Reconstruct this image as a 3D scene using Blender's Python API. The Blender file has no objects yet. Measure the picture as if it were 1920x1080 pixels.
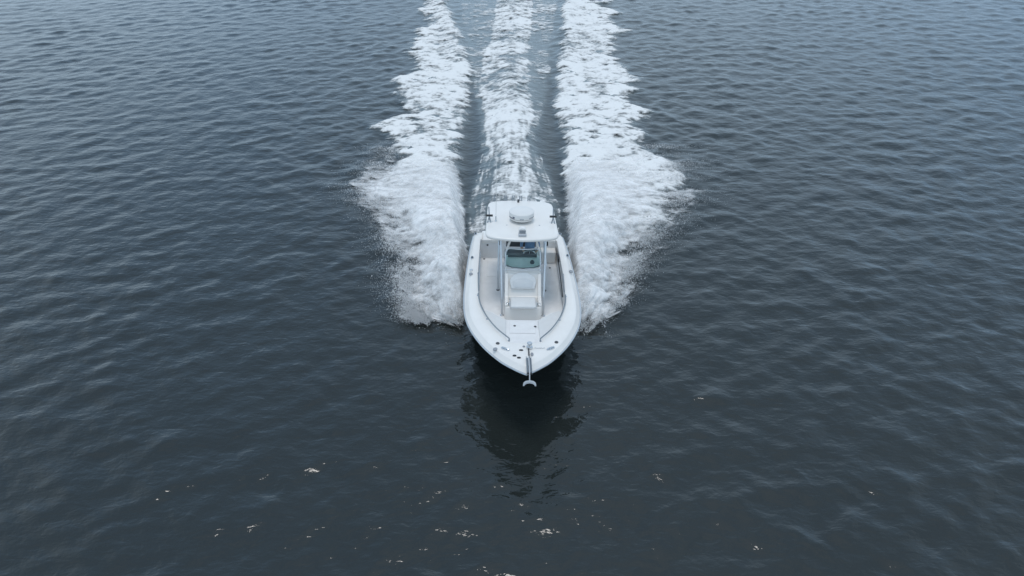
import bpy, bmesh, math, random
import numpy as np
from math import radians, sin, cos, pi, sqrt
from mathutils import Vector, Matrix, Euler

random.seed(7); RNG = np.random.default_rng(11)
S = bpy.context.scene
C = S.collection

# ------------------------------------------------------------------ camera
CAM_H = 12.33
cd = bpy.data.cameras.new('camera'); cam = bpy.data.objects.new('camera', cd); C.objects.link(cam)
cam.location = (0, 0, CAM_H); cam.rotation_euler = (radians(90 - 33), 0, 0)
cd.sensor_width = 36; cd.lens = 36 * 1371 / 1920; cd.clip_start = .1; cd.clip_end = 20000
S.camera = cam
S.render.resolution_x = 1024; S.render.resolution_y = 576

# ------------------------------------------------------------------ sky and sun
SUN_EL, SUN_AZ = radians(84), radians(-25)         # azimuth from +Y towards +X
W = bpy.data.worlds.new('World'); S.world = W; W.use_nodes = True
nt = W.node_tree; nt.nodes.clear()
def N(t, typ, **kw):
    n = t.nodes.new(typ)
    for k, v in kw.items(): setattr(n, k, v)
    return n
out = N(nt, 'ShaderNodeOutputWorld'); bg = N(nt, 'ShaderNodeBackground'); bg.inputs['Strength'].default_value = .1
sky = N(nt, 'ShaderNodeTexSky', sky_type='NISHITA'); sky.sun_disc = False
sky.sun_elevation = SUN_EL; sky.sun_rotation = SUN_AZ; sky.air_density = 1.4; sky.dust_density = 2.0; sky.ozone_density = 2.0
tc = N(nt, 'ShaderNodeTexCoord')
mp = N(nt, 'ShaderNodeMapping'); mp.inputs['Scale'].default_value = (1, 1, 2.2); mp.inputs['Location'].default_value = (1.3, .4, 0)
nz = N(nt, 'ShaderNodeTexNoise'); nz.inputs['Scale'].default_value = 1.5; nz.inputs['Detail'].default_value = 5; nz.inputs['Roughness'].default_value = .5
rp = N(nt, 'ShaderNodeValToRGB'); rp.color_ramp.elements[0].position = .30; rp.color_ramp.elements[1].position = .68
rp.color_ramp.elements[0].color = (3.3, 5.2, 7.6, 1); rp.color_ramp.elements[1].color = (6.6, 8.2, 9.6, 1)
mx = N(nt, 'ShaderNodeMix', data_type='RGBA'); mx.inputs['Factor'].default_value = .8
nt.links.new(tc.outputs['Generated'], mp.inputs['Vector']); nt.links.new(mp.outputs[0], nz.inputs['Vector'])
nt.links.new(nz.outputs['Fac'], rp.inputs['Fac'])
sx = N(nt, 'ShaderNodeSeparateXYZ'); nt.links.new(tc.outputs['Generated'], sx.inputs[0])
hz_ = N(nt, 'ShaderNodeMapRange', interpolation_type='SMOOTHSTEP'); hz_.inputs['From Min'].default_value = 0; hz_.inputs['From Max'].default_value = .88
hz_.inputs['To Min'].default_value = 1.52; hz_.inputs['To Max'].default_value = .88; nt.links.new(sx.outputs['Z'], hz_.inputs['Value'])
cs = N(nt, 'ShaderNodeVectorMath', operation='SCALE'); nt.links.new(rp.outputs['Color'], cs.inputs[0]); nt.links.new(hz_.outputs[0], cs.inputs['Scale'])
nt.links.new(sky.outputs[0], mx.inputs['A']); nt.links.new(cs.outputs[0], mx.inputs['B'])
nt.links.new(mx.outputs['Result'], bg.inputs['Color']); nt.links.new(bg.outputs[0], out.inputs['Surface'])

sl = bpy.data.lights.new('sun', 'SUN'); sl.energy = 1.0; sl.angle = radians(20); sl.color = (1, .97, .935)
so = bpy.data.objects.new('sun', sl); C.objects.link(so)
sd = Vector((sin(SUN_AZ) * cos(SUN_EL), cos(SUN_AZ) * cos(SUN_EL), sin(SUN_EL)))
so.rotation_euler = sd.to_track_quat('Z', 'Y').to_euler(); so.location = sd * 60

S.view_settings.view_transform = 'Standard'; S.view_settings.look = 'None'
S.view_settings.exposure = 0; S.view_settings.gamma = 1; S.view_settings.use_curve_mapping = False
S.render.engine = 'CYCLES'; S.cycles.transparent_max_bounces = 24; S.cycles.max_bounces = 8

# ------------------------------------------------------------------ helpers
def material(name):
    m = bpy.data.materials.new(name); m.use_nodes = True
    t = m.node_tree; b = t.nodes['Principled BSDF']
    return m, t, b
def simple(name, col, rough=.4, metal=0, var=.04, scale=3., bump=0, bscale=200., coat=0, spec=.5):
    m, t, b = material(name)
    b.inputs['Roughness'].default_value = rough; b.inputs['Metallic'].default_value = metal
    b.inputs['Coat Weight'].default_value = coat; b.inputs['Specular IOR Level'].default_value = spec
    co = N(t, 'ShaderNodeTexCoord')
    n = N(t, 'ShaderNodeTexNoise'); n.inputs['Scale'].default_value = scale; n.inputs['Detail'].default_value = 5
    t.links.new(co.outputs['Object'], n.inputs['Vector'])
    r = N(t, 'ShaderNodeMapRange'); r.inputs['From Min'].default_value = .3; r.inputs['From Max'].default_value = .7
    r.inputs['To Min'].default_value = 1 - var; r.inputs['To Max'].default_value = 1 + var
    t.links.new(n.outputs['Fac'], r.inputs['Value'])
    mm = N(t, 'ShaderNodeVectorMath', operation='SCALE'); mm.inputs[0].default_value = col
    t.links.new(r.outputs[0], mm.inputs['Scale']); t.links.new(mm.outputs[0], b.inputs['Base Color'])
    if bump:
        n2 = N(t, 'ShaderNodeTexNoise'); n2.inputs['Scale'].default_value = bscale; n2.inputs['Detail'].default_value = 2
        t.links.new(co.outputs['Object'], n2.inputs['Vector'])
        bp = N(t, 'ShaderNodeBump'); bp.inputs['Strength'].default_value = bump; bp.inputs['Distance'].default_value = .004
        t.links.new(n2.outputs['Fac'], bp.inputs['Height']); t.links.new(bp.outputs[0], b.inputs['Normal'])
    return m
M = {}
M['gel'] = simple('white_gelcoat', (.86, .825, .78), .28, var=.025, scale=2.2)
M['hull'] = simple('dark_grey_hull', (.13, .14, .14), .3, var=.05, scale=1.5)
M['gel2'] = simple('offwhite_liner', (.85, .84, .83), .45, var=.03, scale=3)
M['nonskid'] = simple('nonskid_floor', (.84, .83, .82), .7, var=.05, scale=4, bump=.5, bscale=160)
M['vinyl'] = simple('white_vinyl', (.74, .74, .73), .5, var=.03, scale=5, bump=.15, bscale=60)
M['vinyl2'] = simple('pale_grey_vinyl', (.66, .67, .67), .5, var=.03, scale=5, bump=.15, bscale=60)
M['steel'] = simple('stainless_steel', (.62, .64, .66), .22, metal=1, var=.05, scale=8)
M['alu'] = simple('anodised_aluminium', (.66, .68, .70), .38, metal=.85, var=.05, scale=8)
M['rail'] = simple('dull_steel_rail', (.30, .32, .34), .35, metal=.8, var=.05)
M['rub'] = simple('grey_rub_rail', (.50, .52, .54), .4, var=.05)
M['black'] = simple('black_plastic', (.02, .022, .024), .45, var=.1)
M['dark'] = simple('dark_grey_plastic', (.06, .063, .068), .5, var=.1)
M['grey'] = simple('grey_lens', (.30, .31, .33), .35, var=.05)
M['pale'] = simple('pale_grey_plastic', (.52, .53, .55), .4, var=.04)
M['mark'] = simple('grey_print', (.33, .35, .38), .5, var=.05)
M['navy'] = simple('navy_print', (.05, .06, .12), .5, var=.05)
M['radome'] = simple('radome_white', (.79, .77, .74), .35, var=.02)
M['shirt'] = simple('blue_cotton', (.16, .27, .42), .85, var=.12, scale=14)
M['trousers'] = simple('charcoal_cotton', (.045, .047, .055), .9, var=.1, scale=14)
M['skin'] = simple('skin', (.46, .29, .21), .55, var=.06, scale=20)
M['shoe'] = simple('white_rubber', (.6, .6, .6), .7)
M['cap'] = simple('dark_cap_cloth', (.03, .035, .05), .9)

def glass_mat():
    m = bpy.data.materials.new('teal_tinted_glass'); m.use_nodes = True; t = m.node_tree; t.nodes.clear()
    o = N(t, 'ShaderNodeOutputMaterial'); tr = N(t, 'ShaderNodeBsdfTransparent'); tr.inputs['Color'].default_value = (.74, .94, .93, 1)
    g = N(t, 'ShaderNodeBsdfGlossy'); g.inputs['Roughness'].default_value = .02
    f = N(t, 'ShaderNodeFresnel'); f.inputs['IOR'].default_value = 1.5
    x = N(t, 'ShaderNodeMixShader'); t.links.new(f.outputs[0], x.inputs[0]); t.links.new(tr.outputs[0], x.inputs[1]); t.links.new(g.outputs[0], x.inputs[2])
    t.links.new(x.outputs[0], o.inputs['Surface']); return m
M['glass'] = glass_mat()

def link(name, me, mat=None, parent=None, smooth=True):
    o = bpy.data.objects.new(name, me); C.objects.link(o)
    if mat is not None: me.materials.append(M[mat] if isinstance(mat, str) else mat)
    if parent: o.parent = parent
    if smooth and len(me.polygons): me.polygons.foreach_set('use_smooth', np.ones(len(me.polygons), bool))
    return o
def mesh(name, verts, faces, mat, parent=None, smooth=True):
    me = bpy.data.meshes.new(name); me.from_pydata([tuple(map(float, v)) for v in verts], [], faces); me.update()
    return link(name, me, mat, parent, smooth)
def from_bm(name, bm, mat, parent=None, smooth=True, sharp=35):
    bmesh.ops.recalc_face_normals(bm, faces=bm.faces[:])
    me = bpy.data.meshes.new(name); bm.to_mesh(me); bm.free()
    o = link(name, me, mat, parent, smooth)
    if smooth: me.set_sharp_from_angle(angle=radians(sharp))
    return o
def V(x, s, z): return Vector((x, -s, z))           # boat frame: s metres forward of the transom, +x to port

def add_prism(bm, outline, d, bevel=0, seg=2):
    """outline: closed list of Vectors, d: extrusion Vector"""
    a = [bm.verts.new(p) for p in outline]; b = [bm.verts.new(p + d) for p in outline]
    n = len(a); fs = [bm.faces.new(a), bm.faces.new(b[::-1])]
    for i in range(n): fs.append(bm.faces.new((a[i], b[i], b[(i + 1) % n], a[(i + 1) % n])))
    if bevel:
        es = list({e for f in fs for e in f.edges})
        bmesh.ops.bevel(bm, geom=es, offset=bevel, segments=seg, affect='EDGES', profile=.5, clamp_overlap=True)
def add_box(bm, x0, x1, s0, s1, z0, z1, bevel=.01, seg=2):
    add_prism(bm, [V(x0, s0, z0), V(x1, s0, z0), V(x1, s1, z0), V(x0, s1, z0)], Vector((0, 0, z1 - z0)), bevel, seg)
def add_tube(bm, pts, r, n=8, cap=True, closed=False, r_end=None):
    pts = [Vector(p) for p in pts]; rings = []
    m = len(pts); up = None
    for i, p in enumerate(pts):
        if closed: t = (pts[(i + 1) % m] - pts[i - 1])
        else: t = (pts[min(i + 1, m - 1)] - pts[max(i - 1, 0)])
        t.normalize()
        if up is None: up = t.orthogonal().normalized()
        up = (up - t * up.dot(t)).normalized(); bi = t.cross(up)
        rr = r if r_end is None else r + (r_end - r) * i / (m - 1)
        rings.append([bm.verts.new(p + (up * cos(2 * pi * k / n) + bi * sin(2 * pi * k / n)) * rr) for k in range(n)])
    for i in range(m if closed else m - 1):
        a, b = rings[i], rings[(i + 1) % m]
        for k in range(n): bm.faces.new((a[k], a[(k + 1) % n], b[(k + 1) % n], b[k]))
    if cap and not closed:
        bm.faces.new(rings[0][::-1]); bm.faces.new(rings[-1])
def add_lathe(bm, prof, c=(0, 0, 0), n=24, axis=None):
    """prof: list of (r, h) from bottom to top, around local z at c (or along axis)"""
    c = Vector(c); q = Vector((0, 0, 1)).rotation_difference(Vector(axis)) if axis is not None else None
    rings = []
    for r, h in prof:
        ring = []
        for k in range(n):
            p = Vector((r * cos(2 * pi * k / n), r * sin(2 * pi * k / n), h))
            if q: p = q @ p
            ring.append(bm.verts.new(c + p))
        rings.append(ring)
    for a, b in zip(rings[:-1], rings[1:]):
        for k in range(n): bm.faces.new((a[k], a[(k + 1) % n], b[(k + 1) % n], b[k]))
    bm.faces.new(rings[0][::-1]); bm.faces.new(rings[-1])
def catmull(pts, n):
    P = np.array(pts, float); P = np.vstack([2 * P[0] - P[1], P, 2 * P[-1] - P[-2]])
    res = []
    for i in range(1, len(P) - 2):
        for t in np.linspace(0, 1, 12, endpoint=False):
            a, b, c_, d = P[i - 1:i + 3]
            res.append(.5 * ((2 * b) + (c_ - a) * t + (2 * a - 5 * b + 4 * c_ - d) * t * t + (3 * b - a - 3 * c_ + d) * t ** 3))
    res.append(P[-2]); res = np.array(res)
    L = np.concatenate([[0], np.cumsum(np.linalg.norm(np.diff(res, axis=0), axis=1))])
    u = np.linspace(0, L[-1], n)
    return np.stack([np.interp(u, L, res[:, k]) for k in range(res.shape[1])], 1)
def tube_part(name, pts, r, mat, parent, n=8, smooth_n=None, **kw):
    bm = bmesh.new()
    if smooth_n: pts = [Vector(p) for p in catmull([tuple(p) for p in pts], smooth_n)]
    add_tube(bm, pts, r, n, **kw); return from_bm(name, bm, mat, parent)
def tag(o, label=None, cat=None, group=None, kind=None):
    for k, v in (('label', label), ('category', cat), ('group', group), ('kind', kind)):
        if v: o[k] = v
    return o

# lattice noise for geometry
_LAT = {}
def vnoise(x, y, seed=0):
    if seed not in _LAT: _LAT[seed] = np.random.default_rng(1000 + seed).random((256, 256))
    L = _LAT[seed]
    xi = np.floor(x).astype(int); yi = np.floor(y).astype(int); fx = x - xi; fy = y - yi
    fx = fx * fx * fx * (fx * (fx * 6 - 15) + 10); fy = fy * fy * fy * (fy * (fy * 6 - 15) + 10)
    a = L[xi & 255, yi & 255]; b = L[(xi + 1) & 255, yi & 255]; c_ = L[xi & 255, (yi + 1) & 255]; d = L[(xi + 1) & 255, (yi + 1) & 255]
    return a + (b - a) * fx + (c_ - a) * fy + (a - b - c_ + d) * fx * fy
def fbm(x, y, seed=0, oct=4, gain=.55):
    s = 0; amp = 1; tot = 0
    for i in range(oct):
        s = s + amp * vnoise(x * 2 ** i + 17.3 * i, y * 2 ** i + 9.1 * i, seed + i); tot += amp; amp *= gain
    return s / tot
def sstep(a, b, v): t = np.clip((v - a) / (b - a), 0, 1); return t * t * (3 - 2 * t)

# ------------------------------------------------------------------ wake outlines (metres on the water: x, distance)
BOAT_O = Vector((.175, 20.76, 0)); PITCH, HEEL, YAW = radians(3.5), radians(1.5), radians(.75)
def tab(l): a = np.array(l, float); return lambda y: np.interp(y, a[:, 1], a[:, 0])
LO = tab([(-1.4, 16.8), (-1.98, 16.99), (-3.08, 17.28), (-3.48, 18.17), (-3.67, 19.37), (-4.16, 21.03), (-4.62, 22.51), (-5.13, 23.73), (-5.76, 25.99), (-5.47, 28.6), (-5.31, 30.67), (-6.1, 32.65), (-5.7, 35.23), (-6.3, 38.61), (-6.27, 42.57), (-6.6, 46.63), (-6.4, 51.39), (-6.92, 59.86), (-7.6, 80)])
LI = tab([(-1.38, 17.14), (-1.40, 18.24), (-1.45, 20.09), (-1.68, 21.84), (-1.92, 24.7), (-2.29, 28.71), (-2.37, 32.44), (-2.25, 37.01), (-2.25, 41.69), (-2.78, 46.19), (-4.03, 53.13), (-5.08, 60.1), (-6.8, 80)])
RO = tab([(1.7, 16.8), (2.29, 16.99), (2.77, 17.28), (3.22, 17.75), (3.67, 18.76), (4.18, 20.01), (5.08, 21.75), (5.69, 22.91), (6.5, 25.28), (6.3, 26.73), (6.74, 28.6), (6.4, 30.67), (7.0, 33.72), (6.77, 36.03), (6.82, 39.54), (6.84, 44.81), (7.26, 49.95), (7.79, 59.86), (8.6, 80)])
RI = tab([(1.75, 17.14), (1.80, 18.24), (1.88, 20.09), (2.05, 22.61), (2.22, 25.62), (2.32, 29.29), (2.42, 32.44), (2.12, 35.37), (2.39, 39.7), (2.98, 46.19), (3.95, 60.1), (5.0, 80)])
CL = tab([(-.65, 20.5), (-.80, 24.79), (-.78, 26.59), (-.85, 28.71), (-1.15, 31.12), (-1.51, 35.37), (-1.81, 39.7), (-1.74, 43.84), (-1.35, 50.15), (-1.25, 60.1), (-1.3, 80)])
CR = tab([(1.1, 20.5), (1.25, 24.79), (1.0, 26.59), (.76, 28.71), (.79, 31.12), (1.04, 34.6), (1.02, 39.7), (1.07, 44.99), (1.28, 50.15), (1.66, 60.1), (2, 80)])
FL = tab([(-1.3, 20.5), (-1.6, 24.79), (-1.44, 27.1), (-1.2, 29.88), (-1.72, 35.37), (-2.1, 39.7), (-2.25, 41.69), (-2.78, 46.19), (-3.44, 53.13), (-4.08, 60.1), (-5, 80)])
FR = tab([(1.6, 20.5), (1.76, 24.79), (1.5, 27.1), (1.18, 29.29), (1.09, 31.77), (1.54, 35.37), (2.17, 42.74), (2.67, 50.15), (3.54, 60.1), (4.5, 80)])

def wake(x, y):
    """coverage of foam 0..1, height offset of the water, aeration"""
    far = sstep(82, 68, y)
    # side foam bands: ragged outer edge with tongues pointing outwards, softer inner edge
    rag = (fbm(x * .15 + 40, y * .55, 3, 4) - .5)
    def band(i, o, sgn):
        oe = i(y) + (o(y) - i(y)) * (.55 + .45 * sstep(18, 28, y))   # under the bow spray the foam on the water is narrower
        d_out = (oe - x) * sgn + rag * 2.6 + (fbm(x * .5, y * 2.2, 9, 3) - .5) * 1.0
        d_in = (x - i(y)) * sgn + (fbm(x * .25 + 9, y * 1.1, 13, 4) - .5) * .9
        c = sstep(-.15, .9, d_out) * sstep(-.3, .45, d_in) * sstep(16.7, 17.3, y + rag * 1.2)
        # foam thins with distance behind the boat in the inner half
        return c, d_in, d_out
    cl, il, ol = band(LI, LO, -1); cr, ir, orr = band(RI, RO, 1)
    # prop wash
    def mid(a, b, soft):
        n = (fbm(x * .9 + 3, y * .5, 21, 3) - .5) * .35
        return sstep(-soft, soft, x - a(y) + n) * sstep(-soft, soft, b(y) - x + n)
    core = mid(CL, CR, .14) * sstep(20.3, 20.8, y); flank = mid(FL, FR, .2) * sstep(20.3, 20.8, y)
    cov = np.maximum(np.maximum(cl, cr) * .97, np.maximum(core * .80, flank * (.38 - .14 * sstep(24, 27, y) * sstep(44, 35, y)))) * far
    # thin curved strings of froth peeling off the chines towards the wash
    st = 0
    for off, wd in ((.02, .05), (.22, .06), (.42, .05)):
        wob = (vnoise(y * .9 + off * 30, y * 0 + off * 10, 77) - .5) * .16
        st = st + np.exp(-((x - FL(y) - off - wob) / wd) ** 2) + np.exp(-((x - FR(y) + off + wob) / wd) ** 2) * .8
    cov = np.maximum(cov, np.clip(st, 0, 1) * .62 * sstep(20.3, 21, y) * sstep(33, 27, y))
    behind = sstep(20.0, 22.5, y)
    # heights: side ridges, troughs beside the wash, hump of wash
    ridge = sstep(17, 18.5, y) * (1 - .55 * sstep(22, 45, y)) * far
    h = ridge * .16 * (cl + cr)
    tc_ = np.exp(-((x - .05) / .9) ** 2) * behind * sstep(21, 29, y) * (1 - .6 * sstep(32, 55, y))
    tr = (np.exp(-((x - (LI(y) + FL(y)) / 2) / .7) ** 2) + np.exp(-((x - (RI(y) + FR(y)) / 2) / .7) ** 2)) * sstep(18, 23, y) * sstep(48, 30, y)
    h = h + .34 * tc_ - .16 * tr
    # crest of the inner wake wave running out on the far left and right
    h = h + .16 * np.exp(-((x - LI(y) + .5) / .55) ** 2) * sstep(36, 46, y) * far + .14 * np.exp(-((x - RI(y) - .5) / .6) ** 2) * sstep(34, 46, y) * far
    aer = np.clip(np.maximum(cov, .75 * flank * far), 0, 1)
    inner = sstep(-.2, .2, x - LI(y)) * sstep(-.2, .2, RI(y) - x) * sstep(36, 50, y) * far
    aer = np.maximum(aer, inner * .55)
    calm = np.clip(np.maximum(tr * 1.2, np.maximum(cov, flank) * .85), 0, .85)
    return cov, h, aer, calm

# ------------------------------------------------------------------ water
comps = []
rw = np.random.default_rng(5)
for i in range(110):
    lam = .26 * (2.1 / .26) ** rw.random() if i > 8 else 3.5 + 4 * rw.random()
    th = pi / 2 + rw.normal(0, .85) + .12
    k = 2 * pi / lam
    slope = .0160 if lam < 3.4 else .0060
    slope *= (lam / 1.2) ** (-.1 if lam < 1.2 else -.55)
    comps.append((k * cos(th), k * sin(th), slope / k, rw.random() * 2 * pi, lam))
def waves(x, y, sp):
    # long gusts make patches of stronger and weaker ripple
    gust = .35 + 1.25 * fbm(x * .06 + 3, y * .06 + 7, 31, 3)
    h = np.zeros_like(x); g = np.zeros_like(x)
    for kx, ky, a, ph, lam in comps:
        fade = np.clip((lam / sp - 2.2) / 2, 0, 1)
        w = a * fade * np.sin(kx * x + ky * y + ph)
        h += w
    h = h + .9 * np.maximum(h, 0) ** 2 * 4              # sharper crests
    return h * gust
def axis_pts(a, b, f, ext, grow=1.22, grow_lo=None):
    p = [a]
    while p[-1] < b: p.append(p[-1] + f(p[-1]))
    d = f(b); hi = []
    v = p[-1]
    while v < ext[1]: d *= grow; v += d; hi.append(v)
    d = f(a); lo = []; v = a; g2 = grow_lo or grow
    while v > ext[0]: d *= g2; v -= d; lo.append(v)
    return np.array(lo[::-1] + p + hi)
ys = axis_pts(4, 84, lambda y: .04 + .0027 * y, (-3500, 6000), 1.07, 1.3)
xs = axis_pts(-46, 46, lambda x: .075 + .0034 * abs(x), (-5000, 5000), 1.12)
X, Y = np.meshgrid(xs, ys); SPX = np.gradient(xs); SPY = np.gradient(ys)
SP = np.maximum(SPX[None, :], SPY[:, None] * .8)
COV, HW, AER, CALM = wake(X, Y)
Z = waves(X, Y, SP) * (1 - CALM) + HW
def waterz(x, y):
    c_, h, a, cm = wake(x, y); return waves(x, y, np.full_like(x, .2)) * (1 - cm) + h
def grid_mesh(name, X, Y, Z, mat, attrs, keep=None, parent=None):
    ny, nx = X.shape; idx = np.arange(nx * ny).reshape(ny, nx)
    q = np.stack([idx[:-1, :-1], idx[:-1, 1:], idx[1:, 1:], idx[1:, :-1]], -1).reshape(-1, 4)
    co = np.stack([X, Y, Z], -1).reshape(-1, 3)
    at = {k: v.reshape(-1) for k, v in attrs.items()}
    if keep is not None:
        kq = keep.reshape(-1)[q].max(1) > 0; q = q[kq]
        used = np.unique(q); rem = -np.ones(len(co), int); rem[used] = np.arange(len(used))
        q = rem[q]; co = co[used]; at = {k: v[used] for k, v in at.items()}
    me = bpy.data.meshes.new(name); me.vertices.add(len(co)); me.vertices.foreach_set('co', co.astype(np.float32).ravel())
    me.loops.add(q.size); me.loops.foreach_set('vertex_index', q.astype(np.int32).ravel())
    me.polygons.add(len(q)); me.polygons.foreach_set('loop_start', np.arange(0, q.size, 4, dtype=np.int32)); me.polygons.foreach_set('loop_total', np.full(len(q), 4, np.int32))
    me.update(calc_edges=True)
    for k, v in at.items():
        a = me.attributes.new(k, 'FLOAT', 'POINT'); a.data.foreach_set('value', v.astype(np.float32))
    return link(name, me, mat, parent)

def water_mat():
    m, t, b = material('sea_water')
    b.inputs['Roughness'].default_value = .06; b.inputs['IOR'].default_value = 1.55
    at = N(t, 'ShaderNodeAttribute', attribute_name='aeration')
    co = N(t, 'ShaderNodeTexCoord')
    n0 = N(t, 'ShaderNodeTexNoise'); n0.inputs['Scale'].default_value = .35; n0.inputs['Detail'].default_value = 3
    t.links.new(co.outputs['Object'], n0.inputs['Vector'])
    body = N(t, 'ShaderNodeMix', data_type='RGBA'); body.inputs['A'].default_value = (.016, .020, .019, 1); body.inputs['B'].default_value = (.021, .025, .023, 1)
    t.links.new(n0.outputs['Fac'], body.inputs['Factor'])
    n1 = N(t, 'ShaderNodeTexNoise'); n1.inputs['Scale'].default_value = 1.6; n1.inputs['Detail'].default_value = 5
    t.links.new(co.outputs['Object'], n1.inputs['Vector'])
    ml = N(t, 'ShaderNodeMath', operation='MULTIPLY'); t.links.new(at.outputs['Fac'], ml.inputs[0]); t.links.new(n1.outputs['Fac'], ml.inputs[1])
    m2 = N(t, 'ShaderNodeMath', operation='MULTIPLY'); m2.inputs[1].default_value = 1.3; m2.use_clamp = True; t.links.new(ml.outputs[0], m2.inputs[0])
    mixc = N(t, 'ShaderNodeMix', data_type='RGBA'); mixc.inputs['B'].default_value = (.19, .23, .235, 1)
    t.links.new(m2.outputs[0], mixc.inputs['Factor']); t.links.new(body.outputs['Result'], mixc.inputs['A']); t.links.new(mixc.outputs['Result'], b.inputs['Base Color'])
    mp = N(t, 'ShaderNodeMapping'); mp.inputs['Scale'].default_value = (.75, 1.25, 1); t.links.new(co.outputs['Object'], mp.inputs['Vector'])
    prev = None
    for sc, st, ds in ((1.8, .6, .05), (4.6, .75, .025), (12, .55, .008), (30, .3, .0025)):
        n = N(t, 'ShaderNodeTexNoise'); n.inputs['Scale'].default_value = sc; n.inputs['Detail'].default_value = 2; n.inputs['Distortion'].default_value = .4
        t.links.new(mp.outputs[0], n.inputs['Vector'])
        bp = N(t, 'ShaderNodeBump'); bp.inputs['Strength'].default_value = st; bp.inputs['Distance'].default_value = ds
        t.links.new(n.outputs['Fac'], bp.inputs['Height'])
        if prev: t.links.new(prev.outputs[0], bp.inputs['Normal'])
        prev = bp
    t.links.new(prev.outputs[0], b.inputs['Normal'])
    return m
water = grid_mesh('sea_water', X, Y, Z, water_mat(), {'aeration': AER}); tag(water, kind='structure', label='dark blue grey rippled sea water')

# ------------------------------------------------------------------ foam lying on the wake
def foam_mat(name, fine, lo, hi, col=(.80, .83, .85), bump=.6, through=0.):
    m, t, b = material(name)
    b.inputs['Base Color'].default_value = (*col, 1); b.inputs['Roughness'].default_value = .85; b.inputs['Specular IOR Level'].default_value = .2
    at = N(t, 'ShaderNodeAttribute', attribute_name='cover')
    co = N(t, 'ShaderNodeTexCoord'); mp = N(t, 'ShaderNodeMapping'); mp.inputs['Scale'].default_value = (.8, 1.2, 1); t.links.new(co.outputs['Object'], mp.inputs['Vector'])
    n = N(t, 'ShaderNodeTexNoise'); n.inputs['Scale'].default_value = fine; n.inputs['Detail'].default_value = 4; n.inputs['Roughness'].default_value = .65
    t.links.new(mp.outputs[0], n.inputs['Vector'])
    r = N(t, 'ShaderNodeMapRange'); r.inputs['From Min'].default_value = .25; r.inputs['From Max'].default_value = .75; r.inputs['To Min'].default_value = -.32; r.inputs['To Max'].default_value = .32
    t.links.new(n.outputs['Fac'], r.inputs['Value'])
    ad = N(t, 'ShaderNodeMath', operation='ADD'); t.links.new(at.outputs['Fac'], ad.inputs[0]); t.links.new(r.outputs[0], ad.inputs[1])
    ss = N(t, 'ShaderNodeMapRange', interpolation_type='SMOOTHSTEP'); ss.inputs['From Min'].default_value = lo; ss.inputs['From Max'].default_value = hi
    t.links.new(ad.outputs[0], ss.inputs['Value'])
    bp = N(t, 'ShaderNodeBump'); bp.inputs['Strength'].default_value = bump; bp.inputs['Distance'].default_value = .04
    t.links.new(n.outputs['Fac'], bp.inputs['Height']); t.links.new(bp.outputs[0], b.inputs['Normal'])
    tl = N(t, 'ShaderNodeBsdfTranslucent'); tl.inputs['Color'].default_value = (*col, 1); xt = N(t, 'ShaderNodeMixShader'); xt.inputs[0].default_value = through
    t.links.new(b.outputs[0], xt.inputs[1]); t.links.new(tl.outputs[0], xt.inputs[2])
    tr = N(t, 'ShaderNodeBsdfTransparent'); x = N(t, 'ShaderNodeMixShader')
    t.links.new(ss.outputs[0], x.inputs[0]); t.links.new(tr.outputs[0], x.inputs[1]); t.links.new(xt.outputs[0], x.inputs[2])
    t.links.new(x.outputs[0], t.nodes['Material Output'].inputs['Surface'])
    return m
fy = [16.6]
while fy[-1] < 80: fy.append(fy[-1] + .03 + .0011 * fy[-1])
fy = np.array(fy); fx = np.arange(-9.2, 10.4, .062)
FX, FY = np.meshgrid(fx, fy)
FX = FX + RNG.uniform(-.022, .022, FX.shape); FY = FY + RNG.uniform(-.02, .02, FX.shape)
fc, fh, fa, fcalm = wake(FX, FY)
lac = fbm(FX * 1.9 + 5, FY * 2.7, 41, 4, .66)                   # lacy holes, stretched sideways
big = fbm(FX * .28, FY * .5, 51, 3)
streak = fbm(FX * 5.5 + 7, FY * .7, 45, 4, .75)                    # strings of froth drawn out behind the stern
wash = sstep(-.3, .3, FX - FL(FY)) * sstep(-.3, .3, FR(FY) - FX)
lac = lac * (1 - wash * .55 * sstep(40, 28, FY)) + streak * wash * .55 * sstep(40, 28, FY)
dens = fc * (1.0 + .14 * sstep(36, 26, FY) * (1 - wash)) + (lac - .5) * (2.3 - .55 * sstep(28, 40, FY)) + (big - .5) * .8 * sstep(22, 34, FY) - .20
dens = dens * sstep(0.02, .25, fc) - .8 * sstep(.12, .01, fc)
# no foam under the hull itself
hullm = (np.abs(FX - .2) < 1.25) & (FY < 20.4)
dens[hullm] = -1
fz = waves(FX, FY, np.full_like(FX, .2)) * (1 - fcalm) + fh + .012 + .05 * np.clip(dens, 0, 1) + fc * .26 * (fbm(FX * 1.3, FY * 1.8, 61, 5, .6) - .45)
foam = grid_mesh('wake_foam', FX, FY, fz, foam_mat('foam', 6., -.02, .92, (.86, .85, .83)), {'cover': np.clip(dens, -.5, 1.2)}, keep=(dens > -.05).astype(np.int8))
tag(foam, 'white churned foam trailing on the water behind the speeding boat', 'foam', kind='stuff')

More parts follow.
